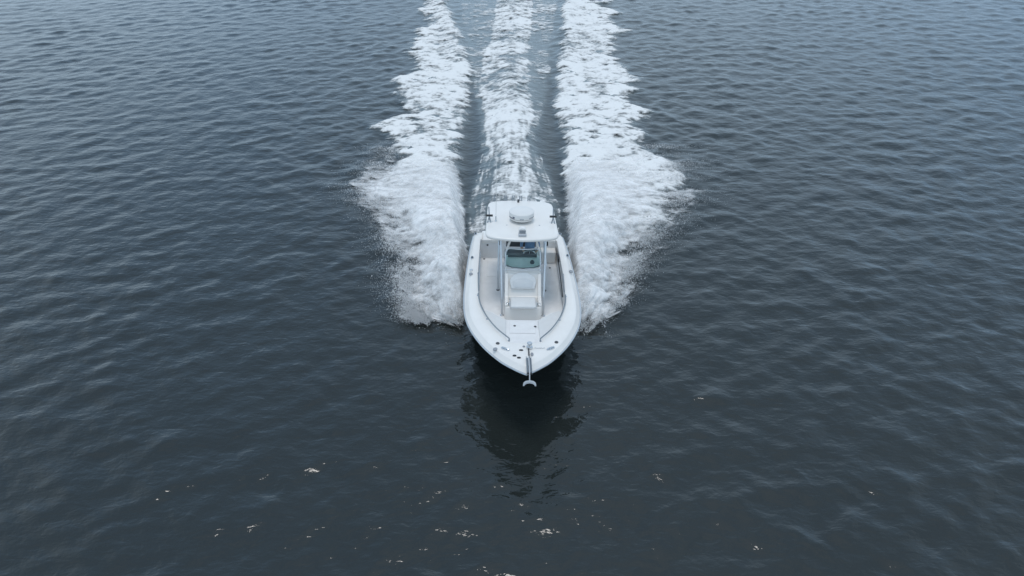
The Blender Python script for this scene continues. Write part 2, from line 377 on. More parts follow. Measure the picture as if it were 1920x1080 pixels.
# ------------------------------------------------------------------ airborne bow spray: overlapping torn sheets and droplets
def spray_layer(side, lift, seed, coverage):
    I, O = (LI, LO) if side < 0 else (RI, RO)
    yy = np.arange(16.75, 31, .055); vv = np.linspace(-.06, 1.34, 104)
    VV, YY = np.meshgrid(vv, yy)
    YS = YY - 1.1 * VV                                    # torn streaks sweep outwards and aft
    n1 = fbm(VV * 2.2 + seed, YS * 1.15, seed, 4, .6); n2 = fbm(VV * 7 + seed, YS * 3.4, seed + 5, 4, .65)
    reach = .80 + .17 * sstep(21, 27, YY) + .06 * sstep(17.8, 17.0, YY)
    XX = I(YY) + (O(YY) - I(YY)) * VV * reach + side * (n1 - .5) * .5
    hs = sstep(16.7, 18.2, YY) * (1 - sstep(20.5, 30.5, YY) * .92)
    shape = sstep(-.06, .12, VV) * (1 - sstep(.15, 1.05, VV) * .95)
    ZZ = .05 + lift * hs * shape * (.7 + .6 * n1) + .07 * (n2 - .5) * hs * lift
    d = coverage * sstep(-.06, .06, VV) * sstep(1.32, .12, VV) * sstep(16.72, 17.5, YY + (n2 - .5) * .9 + (n1 - .5) * 1.3) * sstep(31, 24, YY) + (n1 - .5) * (.7 + 1.1 * sstep(.3, .8, VV)) + (n2 - .5) * (.35 + .8 * sstep(.3, .8, VV))
    d = d - .06 - .7 * sstep(1.1, 1.34, VV) - .7 * sstep(27, 31, YY) - .5 * sstep(17.3, 16.8, YY)
    return XX, YY, ZZ + HWs(XX, YY), d
def HWs(x, y): return wake(x, y)[1]
sm = foam_mat('spray', 4.5, -.05, 1.10, (.93, .92, .91), .06, .05)
for side, txt in ((-1, 'left'), (1, 'right')):
    acc = []
    root = None
    for li, (lift, seed, cv) in enumerate(((.34, 71, 1.08), (.52, 83, .95), (.70, 97, .78), (.90, 131, .56))):
        XX, YY, ZZ, D = spray_layer(side, lift, seed + (side > 0) * 300, cv)
        o = grid_mesh('spray_sheet', XX, YY, ZZ, sm, {'cover': np.clip(D, -.5, 1.2)}, keep=(D > -.1).astype(np.int8))
        acc.append(o)
    root = bpy.data.objects.new('bow_spray', None); C.objects.link(root)
    for o in acc: o.parent = root; o['kind'] = 'stuff'
    # droplets
    n = 85000
    sg = side; I, O = (LI, LO) if side < 0 else (RI, RO)
    yy = 17.0 + 13.5 * RNG.random(n) ** 1.5
    kind = RNG.random(n)
    v = np.where(kind < .55, 1.0 + RNG.normal(0, .10, n), RNG.random(n) ** .8)
    v = np.where(kind < .55, np.where(v > 1, 1 + (v - 1) * 1.15, v), v)
    # front fringe
    ff = kind > .86
    yy = np.where(ff, 17.05 + RNG.normal(0, .22, n) - .0, yy); v = np.where(ff, RNG.random(n) ** .7 * 1.05, v)
    x = I(np.maximum(yy, 17.2)) + (O(np.maximum(yy, 17.3)) - I(np.maximum(yy, 17.2))) * v * (.84 + .14 * sstep(21, 27, yy))
    clump = fbm(x * 1.1, (yy - 1.1 * v) * 2.6, 121, 4, .6)
    hs = np.maximum(sstep(16.4, 18.2, yy) * (1 - sstep(20.5, 30, yy) * .85), .12)
    z = HWs(x, yy) + .04 + np.abs(RNG.normal(0, .30, n)) * hs * (1.25 - .7 * np.clip(v, 0, 1)) + .12 * hs
    mist = RNG.random(n) < .6                            # most of it is fine mist, drifting higher and wider
    v2 = np.where(mist & (v > .75), v + np.abs(RNG.normal(0, .16, n)), v); x = x + sg * (v2 - v) * np.abs(O(np.maximum(yy, 17.3)) - I(np.maximum(yy, 17.2)))
    z = z + np.where(mist, np.abs(RNG.normal(0, .14, n)) * hs, 0)
    r = np.where(mist, np.exp(RNG.normal(math.log(.0050), .3, n)), np.exp(RNG.normal(math.log(.0080), .4, n))); r = np.clip(r, .003, .020)
    k = (RNG.random(n) < sstep(.46, .62, clump) + .015) & ~((np.abs(x - .2) < 1.5) & (z < 1.2))
    P = np.stack([x, yy, z], 1)[k]; r = r[k]
    base = np.array([(1, 1, 1), (1, -1, -1), (-1, 1, -1), (-1, -1, 1)], float) * .8
    tri = np.array([(0, 1, 2), (0, 3, 1), (0, 2, 3), (1, 3, 2)])
    sc = RNG.uniform(.6, 1.5, (len(P), 1, 3)) * r[:, None, None]
    co = (base[None] * sc + P[:, None]).reshape(-1, 3); fi = (tri[None] + 4 * np.arange(len(P))[:, None, None]).reshape(-1, 3)
    me = bpy.data.meshes.new('spray_droplets'); me.vertices.add(len(co)); me.vertices.foreach_set('co', co.astype(np.float32).ravel())
    me.loops.add(fi.size); me.loops.foreach_set('vertex_index', fi.astype(np.int32).ravel()); me.polygons.add(len(fi))
    me.polygons.foreach_set('loop_start', np.arange(0, fi.size, 3, dtype=np.int32)); me.polygons.foreach_set('loop_total', np.full(len(fi), 3, np.int32)); me.update(calc_edges=True)
    if 'drop' not in M:
        m, t, b = material('white_droplets'); b.inputs['Base Color'].default_value = (.97, .965, .96, 1); b.inputs['Roughness'].default_value = .5
        tl = N(t, 'ShaderNodeBsdfTranslucent'); tl.inputs['Color'].default_value = (.97, .965, .96, 1); xt = N(t, 'ShaderNodeMixShader'); xt.inputs[0].default_value = .15
        t.links.new(b.outputs[0], xt.inputs[1]); t.links.new(tl.outputs[0], xt.inputs[2]); t.links.new(xt.outputs[0], t.nodes['Material Output'].inputs['Surface']); M['drop'] = m
    o = link('spray_droplets', me, 'drop', root); o['kind'] = 'stuff'
    tag(root, 'white %s bow spray bursting out from the hull on the %s of the picture' % ('torn' if side < 0 else 'feathered', txt), 'spray', kind='stuff')

# ------------------------------------------------------------------ boat
boat = bpy.data.objects.new('center_console_boat', None); C.objects.link(boat)
boat.location = BOAT_O; boat.rotation_euler = (-PITCH, HEEL, YAW)
tag(boat, 'white centre console motorboat with hardtop speeding toward the viewer', 'boat')
def ZG(s): return 1.0 + .35 * max(s / 8.2, 0) ** 1.5

outer = catmull([(1.16, -.02), (1.33, .02), (1.43, .16), (1.465, .5), (1.51, 1.1), (1.545, 2), (1.57, 3), (1.575, 3.9), (1.565, 4.5), (1.515, 5.25), (1.40, 5.9), (1.20, 6.5), (.945, 7.05), (.61, 7.58), (.38, 7.84), (.14, 8.06), (.0, 8.14)], 80)
outer[:, 0] = np.maximum(outer[:, 0] - .02, 0); outer[:, 1] = outer[:, 1] - .075 * np.clip((outer[:, 1] - 4.5) / 3.6, 0, 1); outer[-1] = (0, 8.06)
inner = catmull([(1.16, .62), (1.205, .68), (1.21, 1.1), (1.215, 2), (1.22, 2.8), (1.215, 3.4), (1.195, 4.0), (1.15, 4.6), (1.04, 5.25), (.90, 5.75), (.655, 6.32), (.40, 6.76), (.32, 6.86), (0, 6.87)], 80)
def inner_x(s): return float(np.interp(s, inner[:, 1], inner[:, 0]))
def outer_x(s): return float(np.interp(s, outer[:, 1], outer[:, 0]))

# deck cap (gunwale and foredeck)
rows = []
for (ox, os), (ix, is_) in zip(outer, inner):
    d = Vector((ox - ix, os - is_)); L = d.length; d.normalize()
    r = []
    for f, dz in ((None, -.05), (0., -.010), (.008, -.002), (.018, 0), (max(L * .45, .03), .004), (max(L - .150, .04), 0), (max(L - .14, .045), -.008), (L - .016, -.105), (L, -.118), (L - .004, -.15)):
        if f is None: p = Vector((ix, is_)) + d * .006
        else: p = Vector((ix, is_)) + d * min(f, L)
        r.append(V(p.x, p.y, ZG(p.y) + dz))
    rows.append(r)
vs, fs = [], []
for sgn in (1, -1):
    b0 = len(vs)
    for r in rows: vs += [Vector((p.x * sgn, p.y, p.z)) for p in r]
    m = len(rows[0])
    for i in range(len(rows) - 1):
        for j in range(m - 1):
            q = (b0 + i * m + j, b0 + i * m + j + 1, b0 + (i + 1) * m + j + 1, b0 + (i + 1) * m + j)
            fs.append(q if sgn > 0 else q[::-1])
bm = bmesh.new(); bv = [bm.verts.new(v) for v in vs]
for f in fs:
    if len({tuple(np.round(vs[i], 5)) for i in f}) >= 3:
        try: bm.faces.new([bv[i] for i in f])
        except ValueError: pass
bmesh.ops.remove_doubles(bm, verts=bm.verts[:], dist=.0004)
deck = from_bm('deck_cap', bm, 'gel', boat, sharp=50)
# aft deck with rounded forward lip
bm = bmesh.new(); add_box(bm, -1.163, 1.163, -.02, .635, .86, .985, .02, 3); from_bm('aft_deck', bm, 'gel', boat)

# hull
bm = bmesh.new(); rings = []
for s in np.concatenate([np.linspace(0, 5, 16), np.linspace(5.3, 7.98, 22)]):
    w = max(outer_x(max(s, .16)), .015) - .02; zg = ZG(s) - .14
    t = np.clip((s - 3.2) / 4.86, 0, 1)
    zk = -.42 + (zg + .40) * t ** 2.0
    wc = (w - .13) * (1 - t ** 1.7) + .015; zc = zk + .44 * (1 - t) ** .8 + .01
    wm = wc + (w - wc) * (.55 - .22 * t); zm = zc + (zg - zc) * .55
    half = [(w, zg), (w * .55 + wm * .45 - .01 * t, zm * .5 + zg * .5), (wm, zm), (wc, zc), (wc - .05 * (1 - t), zc - .01), (wc * .5, (zc + zk) / 2 - .005), (.004, zk)]
    ring = [bm.verts.new(V(x, s, z)) for x, z in half] + [bm.verts.new(V(-x, s, z)) for x, z in half[::-1]]
    rings.append(ring)
for a, b in zip(rings[:-1], rings[1:]):
    for k in range(len(a) - 1): bm.faces.new((a[k], b[k], b[k + 1], a[k + 1]))
bm.faces.new(rings[0]); bm.faces.new(rings[-1][::-1])
hull = from_bm('hull', bm, 'hull', boat, sharp=40)
# rub rail
pts = [V(x + .006, s, ZG(s) - .13) for x, s in outer[3:-1]] + [V(.0, 8.075, ZG(8.06) - .13)] + [V(-x - .006, s, ZG(s) - .13) for x, s in outer[3:-1][::-1]]
tube_part('rub_rail', pts, .026, 'rub', boat, 6)
ins = []
for i, p in enumerate(pts):
    t = (pts[min(i + 1, len(pts) - 1)] - pts[max(i - 1, 0)]); nrm = Vector((-t.y, t.x, 0)).normalized()
    if nrm.dot(p - V(0, 4, p.z)) < 0: nrm = -nrm
    ins.append(p + nrm * .022 + Vector((0, 0, .004)))
bm = bmesh.new(); add_tube(bm, ins, .010, 6)
from_bm('rub_rail_insert', bm, 'steel', boat)

# cockpit liner walls
path = [(x, s) for x, s in inner]
vs, fs = [], []
full = [(x, s) for x, s in path] + [(-x, s) for x, s in path[::-1][1:]]
for x, s in full:
    for f, z in ((.004, ZG(s) - .03), (.03, ZG(s) - .10), (.035, .60), (.0, .36), (-.03, .335)):
        vs.append(V(x + math.copysign(f, x) * (1 if abs(x) > .02 else 0), s + (f if s > 6.6 else 0), max(z, .335 + .30 * min(max((s - 4.6) / .4, 0), 1))))
for i in range(len(full) - 1):
    for j in range(4):
        a = i * 5 + j; fs.append((a, a + 5, a + 6, a + 1))
# aft bulkhead wall closes the loop
n = len(full) - 1
for j in range(4): a = n * 5 + j; fs.append((a, 0 + j, 1 + j, a + 1))
liner = mesh('cockpit_liner', vs, fs, 'gel2', boat)
liner.data.set_sharp_from_angle(angle=radians(40))
# floor
fl = [V(x - math.copysign(.004, x) if abs(x) > .02 else 0, s, .35) for x, s in full if s < 5.0]
me_floor = mesh('cockpit_floor', fl, [list(range(len(fl)))[::-1]], 'nonskid', boat, False)
# bow platform
plat = [V(1.0, 4.36, .68), V(.80, 4.52, .68), V(.60, 4.74, .68), V(.46, 4.88, .68), V(.36, 4.91, .68), V(-.36, 4.91, .68), V(-.46, 4.88, .68), V(-.60, 4.74, .68), V(-.80, 4.52, .68), V(-1.0, 4.36, .68), V(-1.21, 4.30, .68)]
rim = [(x, s) for x, s in full if s > 4.3]
pl = [V(-x if False else x, s, .68) for x, s in rim]
port = [(x, s) for x, s in inner if s > 4.3]
outl = [V(x + .02, s, .68) for x, s in port] + [V(-x - .02, s, .68) for x, s in port[::-1][1:]] + plat[::-1][1:-1]
outl2 = [p.copy() for p in outl]
bm = bmesh.new(); va = [bm.verts.new(p) for p in outl]; vb = [bm.verts.new(p - Vector((0, 0, .325 if (p.y > -4.95 and abs(p.x) < 1.02) else .05))) for p in outl]
bm.faces.new(va)
for i in range(len(va)): bm.faces.new((va[i], va[(i + 1) % len(va)], vb[(i + 1) % len(vb)], vb[i]))
platform = from_bm('bow_platform', bm, 'gel2', boat, sharp=30)
def panel(name, outline, mat, parent, h=.008, bevel=.004):
    bm = bmesh.new(); add_prism(bm, [Vector(p) for p in outline], Vector((0, 0, h)), bevel, 1); return from_bm(name, bm, mat, parent)
panel('bow_hatch', [V(-.34, 4.98, .681), V(.34, 4.98, .681), V(.34, 5.56, .681), V(-.34, 5.56, .681)], 'nonskid', platform, .014)
panel('bow_hatch', [V(-.36, 5.62, .681), V(.36, 5.62, .681), V(.30, 6.2, .681), V(-.30, 6.2, .681)], 'nonskid', platform, .014)
for sg in (1, -1):
    o_ = [(.42, 4.96), (.62, 4.80), (.82, 4.60), (1.0, 4.46), (1.10, 4.47), (1.05, 4.95), (.93, 5.45), (.78, 5.82), (.62, 6.1), (.44, 6.1)]
    o_ = o_ if sg > 0 else o_[::-1]
    panel('seat_cushion', [V(x * sg, s, .683) for x, s in o_], 'vinyl', platform, .035, .014)
for (x, s) in ((-.20, 5.22), (.34, 5.24)):
    bm = bmesh.new(); add_lathe(bm, [(.035, 0), (.035, .006), (.02, .012)], V(x, s, .695), 14); from_bm('hatch_latch', bm, 'dark', platform)

# grab rails on the bow coaming
for sg in (1, -1):
    rp_ = [(1.165, 4.42), (1.12, 4.85), (1.03, 5.27), (.90, 5.72), (.66, 6.28), (.40, 6.70), (.36, 6.78)]
    pts = [V((x + .012) * sg, s, ZG(s) + .055) for x, s in rp_]
    pts = [V((rp_[0][0] + .02) * sg, rp_[0][1] - .03, ZG(4.4) - .005)] + pts + [V((rp_[-1][0] + .02) * sg, rp_[-1][1] + .03, ZG(6.8) - .005)]
    rail = tube_part('grab_rail', pts, .017, 'rail', boat, 8, 60)
    for i in (0, 3, 6):
        x, s = rp_[i]; bm = bmesh.new()
        add_tube(bm, [V((x + .02) * sg, s, ZG(s) - .012), V((x + .012) * sg, s, ZG(s) + .055)], .011, 8)
        add_lathe(bm, [(.03, 0), (.03, .008), (.015, .014)], V((x + .022) * sg, s, ZG(s) - .012 + .008), 12)
        from_bm('rail_post', bm, 'steel', rail)
    pts = [V(1.225 * sg, 3.05, ZG(3) - .0), V(1.215 * sg, 3.08, ZG(3) + .04), V(1.195 * sg, 3.6, ZG(3.6) + .04), V(1.165 * sg, 4.12, ZG(4.1) + .04), V(1.17 * sg, 4.15, ZG(4.1))]
    tube_part('side_grab_rail', pts, .014, 'rail', boat, 8)

# gunwale fittings
def fitting(name, x, s, rx, rs, mat, rot=0, h=.012, dish=False, lift=.012):
    bm = bmesh.new(); n_ = 18; z = ZG(s) + lift
    for k, (f, hh) in enumerate(((1, -.01), (1, h * .6), (.85, h), (.5, h if not dish else h * .3))):
        ring = []
        for a in range(n_):
            ex, es = rx * f * cos(2 * pi * a / n_), rs * f * sin(2 * pi * a / n_)
            ring.append(bm.verts.new(V(x + ex * cos(rot) - es * sin(rot), s + ex * sin(rot) + es * cos(rot), z + hh)))
        if k:
            for a in range(n_): bm.faces.new((prev[a], prev[(a + 1) % n_], ring[(a + 1) % n_], ring[a]))
        prev = ring
    bm.faces.new(prev); return from_bm(name, bm, mat, boat)
for x, s in ((-1.37, .27), (1.34, .17), (-1.42, 2.02), (1.45, 1.78)):
    fitting('rod_holder', x, s, .045, .085, 'steel', 0)
    fitting('rod_holder_cap', x, s, .030, .055, 'black', 0, lift=.022)
fitting('fuel_cap', -1.42, 2.86, .05, .055, 'alu'); fitting('fuel_cap', -1.42, 3.12, .055, .075, 'grey'); fitting('fuel_cap', 1.46, 2.86, .055, .085, 'grey', lift=.01)
for x, s, r in ((-.65, 6.93, .045), (.76, 6.84, .045)): fitting('deck_light', x, s, r, r, 'dark')
for x, s, ro in ((-.47, 7.19, .62), (.60, 7.14, -.62)):
    fitting('cleat_recess', x, s, .12, .055, 'alu', ro, .008, True)
    bm = bmesh.new(); c_, d_ = V(x, s, ZG(s) + .03), Vector((cos(ro), -sin(ro), 0))
    add_tube(bm, [c_ - d_ * .10, c_ - d_ * .05 + Vector((0, 0, .012)), c_ + d_ * .05 + Vector((0, 0, .012)), c_ + d_ * .10], .012, 8)
    add_tube(bm, [c_ - d_ * .035 - Vector((0, 0, .02)), c_ - d_ * .035 + Vector((0, 0, .01))], .012, 8); add_tube(bm, [c_ + d_ * .035 - Vector((0, 0, .02)), c_ + d_ * .035 + Vector((0, 0, .01))], .012, 8)
    from_bm('cleat', bm, 'steel', boat)
fitting('vent_fitting', -.71, 7.20, .05, .065, 'grey', .5)
fitting('foot_switch', -.26, 7.48, .045, .030, 'black'); fitting('foot_switch', -.16, 7.57, .045, .028, 'black')
fitting('foot_switch', -.10, 7.23, .05, .025, 'black'); fitting('deck_pad', -.03, 7.06, .03, .03, 'grey')
fitting('chain_stopper', .15, 7.42, .035, .075, 'grey')
# faint script mark on the foredeck
for k in range(7):
    x = .22 + k * .035; s = 7.12 + .008 * (k % 2)
    bm = bmesh.new(); add_tube(bm, [V(x, s + .022, ZG(s) + .0135), V(x + .02, s - .022 + .012 * (k % 3), ZG(s) + .0135), V(x + .035, s + .018, ZG(s) + .0135)], .0035, 5)
    from_bm('deck_script', bm, 'mark', boat)
# windlass, chain, roller, anchor
bm = bmesh.new(); add_lathe(bm, [(.075, 0), (.08, .02), (.075, .05), (.05, .07), (.045, .1), (.065, .13), (.06, .15), (.02, .16)], V(.10, 7.13, ZG(7.13) + .01), 20); wl = from_bm('windlass', bm, 'steel', boat)
bm = bmesh.new(); add_lathe(bm, [(.052, 0), (.052, .012), (.03, .018)], V(.10, 7.13, ZG(7.13) + .155), 18); from_bm('windlass_cap', bm, 'alu', wl)
bm = bmesh.new()
for k in range(14):
    c_ = V(.075, 7.2 + k * .03, ZG(7.2) + .05 + .006 * (k % 2)); add_tube(bm, [c_ + Vector((.014 * cos(a), .022 * sin(a), .006 * cos(a) * (k % 2))) for a in np.linspace(0, 2 * pi, 8, endpoint=False)], .0055, 5, closed=True)
from_bm('anchor_chain', bm, 'dark', boat)
bm = bmesh.new(); add_box(bm, .005, .115, 7.60, 8.24, ZG(7.8) + .012, ZG(7.8) + .022, .003, 1)
add_box(bm, .000, .012, 7.60, 8.26, ZG(7.8) + .01, ZG(7.8) + .065, .004, 1); add_box(bm, .108, .120, 7.60, 8.26, ZG(7.8) + .01, ZG(7.8) + .065, .004, 1); roller = from_bm('anchor_roller', bm, 'rail', boat)
bm = bmesh.new(); add_lathe(bm, [(.03, 0), (.018, .045), (.03, .09)], V(.016, 8.235, ZG(7.8) + .04), 14, axis=(1, 0, 0)); from_bm('roller_wheel', bm, 'black', roller)
anc = None
bm = bmesh.new(); add_prism(bm, [V(.048, 7.62, ZG(7.8) + .05), V(.048, 8.32, ZG(7.8) + .045), V(.048, 8.43, ZG(7.8) - .08), V(.048, 8.37, ZG(7.8) - .08), V(.048, 8.28, ZG(7.8) + .085), V(.048, 7.62, ZG(7.8) + .085)][::-1], Vector((.024, 0, 0)), .004, 1)
anc = from_bm('anchor', bm, 'rub', boat)
bm = bmesh.new(); zt = ZG(7.8) - .03
up_ = [(-.15, .055, -.085), (-.135, .02, -.04), (-.09, -.005, -.015), (0, -.015, .0), (.09, -.005, -.015), (.135, .02, -.04), (.15, .055, -.085)]
lo_ = [(.115, .05, -.085), (.10, .03, -.055), (.06, .015, -.04), (0, .008, -.035), (-.06, .015, -.04), (-.10, .03, -.055), (-.115, .05, -.085)]
add_prism(bm, [V(.06 + x, 8.40 + q, zt + z) for x, q, z in up_ + lo_], V(0, .01, -.03), .003, 1); from_bm('anchor_fluke', bm, 'rub', anc)

# ---- console
CX = .05
def px(lst): return lst
def side_prism(name, prof, x0, x1, mat, parent, bevel=.03, seg=3):
    bm = bmesh.new(); add_prism(bm, [V(x0, s, z) for s, z in prof], Vector((x1 - x0, 0, 0)), bevel, seg); return from_bm(name, bm, mat, parent)
console = side_prism('console', [(2.42, .352), (2.36, 1.12), (2.52, 1.42), (3.22, 1.40), (3.44, 1.30), (3.80, .76), (4.34, .74), (4.47, .352)], CX - .50, CX + .50, 'gel', boat, .035, 3)
for sg in (1, -1):      # raised side mouldings flanking the seat
    side_prism('side_moulding', [(3.36, 1.30), (3.50, 1.325), (3.92, .84), (4.32, .80), (4.32, .70), (3.36, .72)], CX + sg * .46 - .045, CX + sg * .46 + .045, 'gel', console, .022, 3)
# seat back: arched cushion lying on the sloping face
e1 = Vector((1, 0, 0)); e2 = V(0, -.40, .54).normalized(); e3 = V(0, .54, .40).normalized()
c0 = V(CX, 3.735, .905)
def slope_outline(pts_): return [c0 + e1 * a + e2 * b for a, b in pts_]
arch = [(-.33, .06), (.33, .06)] + [(.37 * cos(t), .28 + .24 * sin(t)) for t in np.linspace(-.25, pi + .25, 16)]
bm = bmesh.new(); add_prism(bm, slope_outline(arch), e3 * .055, .022, 3); sb_ = from_bm('seat_back', bm, 'vinyl', console)
arch2 = [(-.26, .10), (.26, .10)] + [(.29 * cos(t), .22 + .13 * sin(t)) for t in np.linspace(-.1, pi + .1, 12)]
bm = bmesh.new(); add_prism(bm, [p + e3 * .045 for p in slope_outline(arch2)], e3 * .022, .010, 2); from_bm('seat_back_panel', bm, 'vinyl2', sb_)
bm = bmesh.new(); add_box(bm, CX - .36, CX + .36, 3.86, 4.43, .742, .80, .02, 3); from_bm('seat_base', bm, 'vinyl2', console)
bm = bmesh.new(); add_box(bm, CX - .35, CX + .35, 4.00, 4.50, .765, .865, .048, 4); from_bm('seat_cushion', bm, 'vinyl', console)
for sg in (1, -1):
    bm = bmesh.new(); c_ = V(CX + sg * .43, 4.26, .80)
    add_lathe(bm, [(.045, -.01), (.045, .015), (.034, .02), (.03, .005)], c_, 16); from_bm('cup_holder', bm, 'steel', console)
    bm = bmesh.new(); add_tube(bm, [V(CX + sg * .385, 4.05, .80), V(CX + sg * .385, 4.05, .88), V(CX + sg * .37, 4.3, .90), V(CX + sg * .37, 4.40, .80)], .010, 8); from_bm('seat_handle', bm, 'steel', console)
# lid seam and hinges below the windshield
for x in (-.22, .24):
    bm = bmesh.new(); add_box(bm, CX + x - .06, CX + x + .06, 3.25, 3.285, 1.392, 1.402, .003, 1); from_bm('hinge', bm, 'grey', console)
# cross grab rail in front of the windshield
tube_part('console_rail', [V(CX - .47, 3.40, 1.36), V(CX - .46, 3.42, 1.42), V(CX, 3.47, 1.43), V(CX + .46, 3.42, 1.42), V(CX + .47, 3.40, 1.36)], .015, 'alu', console, 8, 24)

# ---- windshield: rounded frame, tinted pane, side wings
wb, wt = V(CX, 3.27, 1.41), V(CX, 3.06, 1.87)
wu = (wt - wb).normalized(); wl_ = (wt - wb).length
def wpt(a, f):                                       # a across (-1..1), f up (0..1); the pane bows forward in the middle
    hw = .52 - .03 * f
    return wb + Vector((a * hw, 0, 0)) + wu * (wl_ * f) + V(0, -.10 * a * a, 0)
loop = []
def arc(cx_, cy_, r_, a0, a1, n_=7): return [(cx_ + r_ * cos(t), cy_ + r_ * 1.15 * sin(t)) for t in np.linspace(a0, a1, n_)]
rl = arc(.80, .14, .18, -pi / 2, 0) + arc(.70, .68, .28, 0, pi / 2) + arc(-.70, .68, .28, pi / 2, pi) + arc(-.80, .14, .18, pi, 1.5 * pi)
dense = []
for i in range(len(rl)):
    a, b = rl[i], rl[(i + 1) % len(rl)]
    n_ = max(1, int(abs(a[0] - b[0]) / .15 + abs(a[1] - b[1]) / .15))
    for t in range(n_): dense.append((a[0] + (b[0] - a[0]) * t / n_, a[1] + (b[1] - a[1]) * t / n_))
ws = tube_part('windshield', [wpt(a, f) for a, f in dense], .020, 'alu', boat, 8, closed=True)
bm = bmesh.new(); cv = bm.verts.new(wpt(0, .5)); rg = [bm.verts.new(wpt(a, f)) for a, f in dense]; mid_ = [bm.verts.new(wpt(a * .5, .5 + (f - .5) * .5)) for a, f in dense]
for i in range(len(rg)):
    j = (i + 1) % len(rg); bm.faces.new((rg[i], rg[j], mid_[j], mid_[i])); bm.faces.new((mid_[i], mid_[j], cv))
from_bm('pane', bm, 'glass', ws)
bm = bmesh.new(); add_tube(bm, [wpt(a, f) + V(0, .022, -.006) for a, f in [(-.9, .06), (-.6, -.01), (0, -.025), (.6, -.01), (.9, .06)]], .010, 6); from_bm('gasket', bm, 'black', ws)
for sg in (1, -1):
    bm = bmesh.new(); a0 = wpt(sg, .05) + Vector((sg * .012, 0, 0)); a1 = wpt(sg, .85) + Vector((sg * .012, 0, 0)); b1 = a1 + V(0, -.42, -.08); b0 = a0 + V(0, -.50, .0)
    add_prism(bm, [a0, a1, b1, b0], Vector((sg * .006, 0, 0)), 0); from_bm('side_pane', bm, 'glass', ws)
# dash and helm behind the glass
bm = bmesh.new(); add_lathe(bm, [(.06, 0), (.065, .03), (.05, .075), (.02, .095)], V(CX + .27, 3.0, 1.405), 18); from_bm('compass', bm, 'dark', console)
side_prism('instrument_panel', [(2.40, 1.12), (2.50, 1.46), (2.66, 1.47), (2.64, 1.10)], CX - .42, CX + .42, 'dark', console, .015, 2)
bm = bmesh.new(); add_tube(bm, [V(CX + .22 + .19 * cos(t), 2.25 + .06 * sin(t), 1.28 + .18 * sin(t)) for t in np.linspace(0, 2 * pi, 24, endpoint=False)], .014, 8, closed=True)
for t in (pi / 2, pi * 7 / 6, pi * 11 / 6): add_tube(bm, [V(CX + .22, 2.28, 1.27), V(CX + .22 + .185 * cos(t), 2.25 + .06 * sin(t), 1.28 + .178 * sin(t))], .009, 6)
add_tube(bm, [V(CX + .22, 2.27, 1.27), V(CX + .22, 2.46, 1.22)], .02, 8); from_bm('steering_wheel', bm, 'steel', console)

# ---- leaning post seat
bm = bmesh.new(); add_box(bm, CX - .42, CX + .42, 1.45, 1.80, .352, .95, .03, 3); post = from_bm('leaning_post', bm, 'gel2', boat)
bm = bmesh.new(); add_box(bm, CX - .48, CX + .48, 1.38, 1.80, .95, 1.06, .035, 3); from_bm('seat', bm, 'dark', post)
bm = bmesh.new(); add_prism(bm, [V(CX - .46, 1.36, 1.10), V(CX + .46, 1.36, 1.10), V(CX + .44, 1.30, 1.42), V(CX - .44, 1.30, 1.42)], V(0, -.08, 0), .025, 3); from_bm('backrest', bm, 'dark', post)
for x in (-.40, .40): tube_part('back_support', [V(CX + x, 1.40, 1.0), V(CX + x, 1.33, 1.2)], .014, 'steel', post)

# ---- hardtop
HZ = 2.385
half = [(0, .74), (.45, .765), (.76, .83), (.90, .92), (.965, 1.08), (.985, 1.5), (1.0, 2.3), (1.015, 3.0), (1.005, 3.16), (.95, 3.28), (.80, 3.37), (.40, 3.46), (0, 3.49)]
hp = catmull(half, 44); ol = [(x, s) for x, s in hp] + [(-x, s) for x, s in hp[::-1][1:-1]]
bm = bmesh.new(); rings = []
ctr = (0, 2.1)
for f, dz in ((.955, -.085), (.985, -.092), (1.0, -.070), (1.003, -.04), (.995, -.014), (.97, 0), (.93, .006), (.80, .012), (.5, .022), (.2, .028)):
    rings.append([bm.verts.new(V(ctr[0] + (x - ctr[0]) * f, ctr[1] + (s - ctr[1]) * f, HZ + dz)) for x, s in ol])
for a, b in zip(rings[:-1], rings[1:]):
    for k in range(len(a)): bm.faces.new((a[k], a[(k + 1) % len(a)], b[(k + 1) % len(a)], b[k]))
bm.faces.new(rings[0][::-1]); bm.faces.new(rings[-1]); top = from_bm('hardtop', bm, 'gel', boat, sharp=60)
bm = bmesh.new(); add_box(bm, CX - .5, CX + .5, 2.62, 3.1, 2.17, 2.298, .02, 2); eb = from_bm('overhead_box', bm, 'dark', top)
for x in (-.28, .0, .28):
    bm = bmesh.new(); add_box(bm, CX + x - .11, CX + x + .11, 3.098, 3.11, 2.19, 2.28, .004, 1); from_bm('box_panel', bm, 'black', eb)
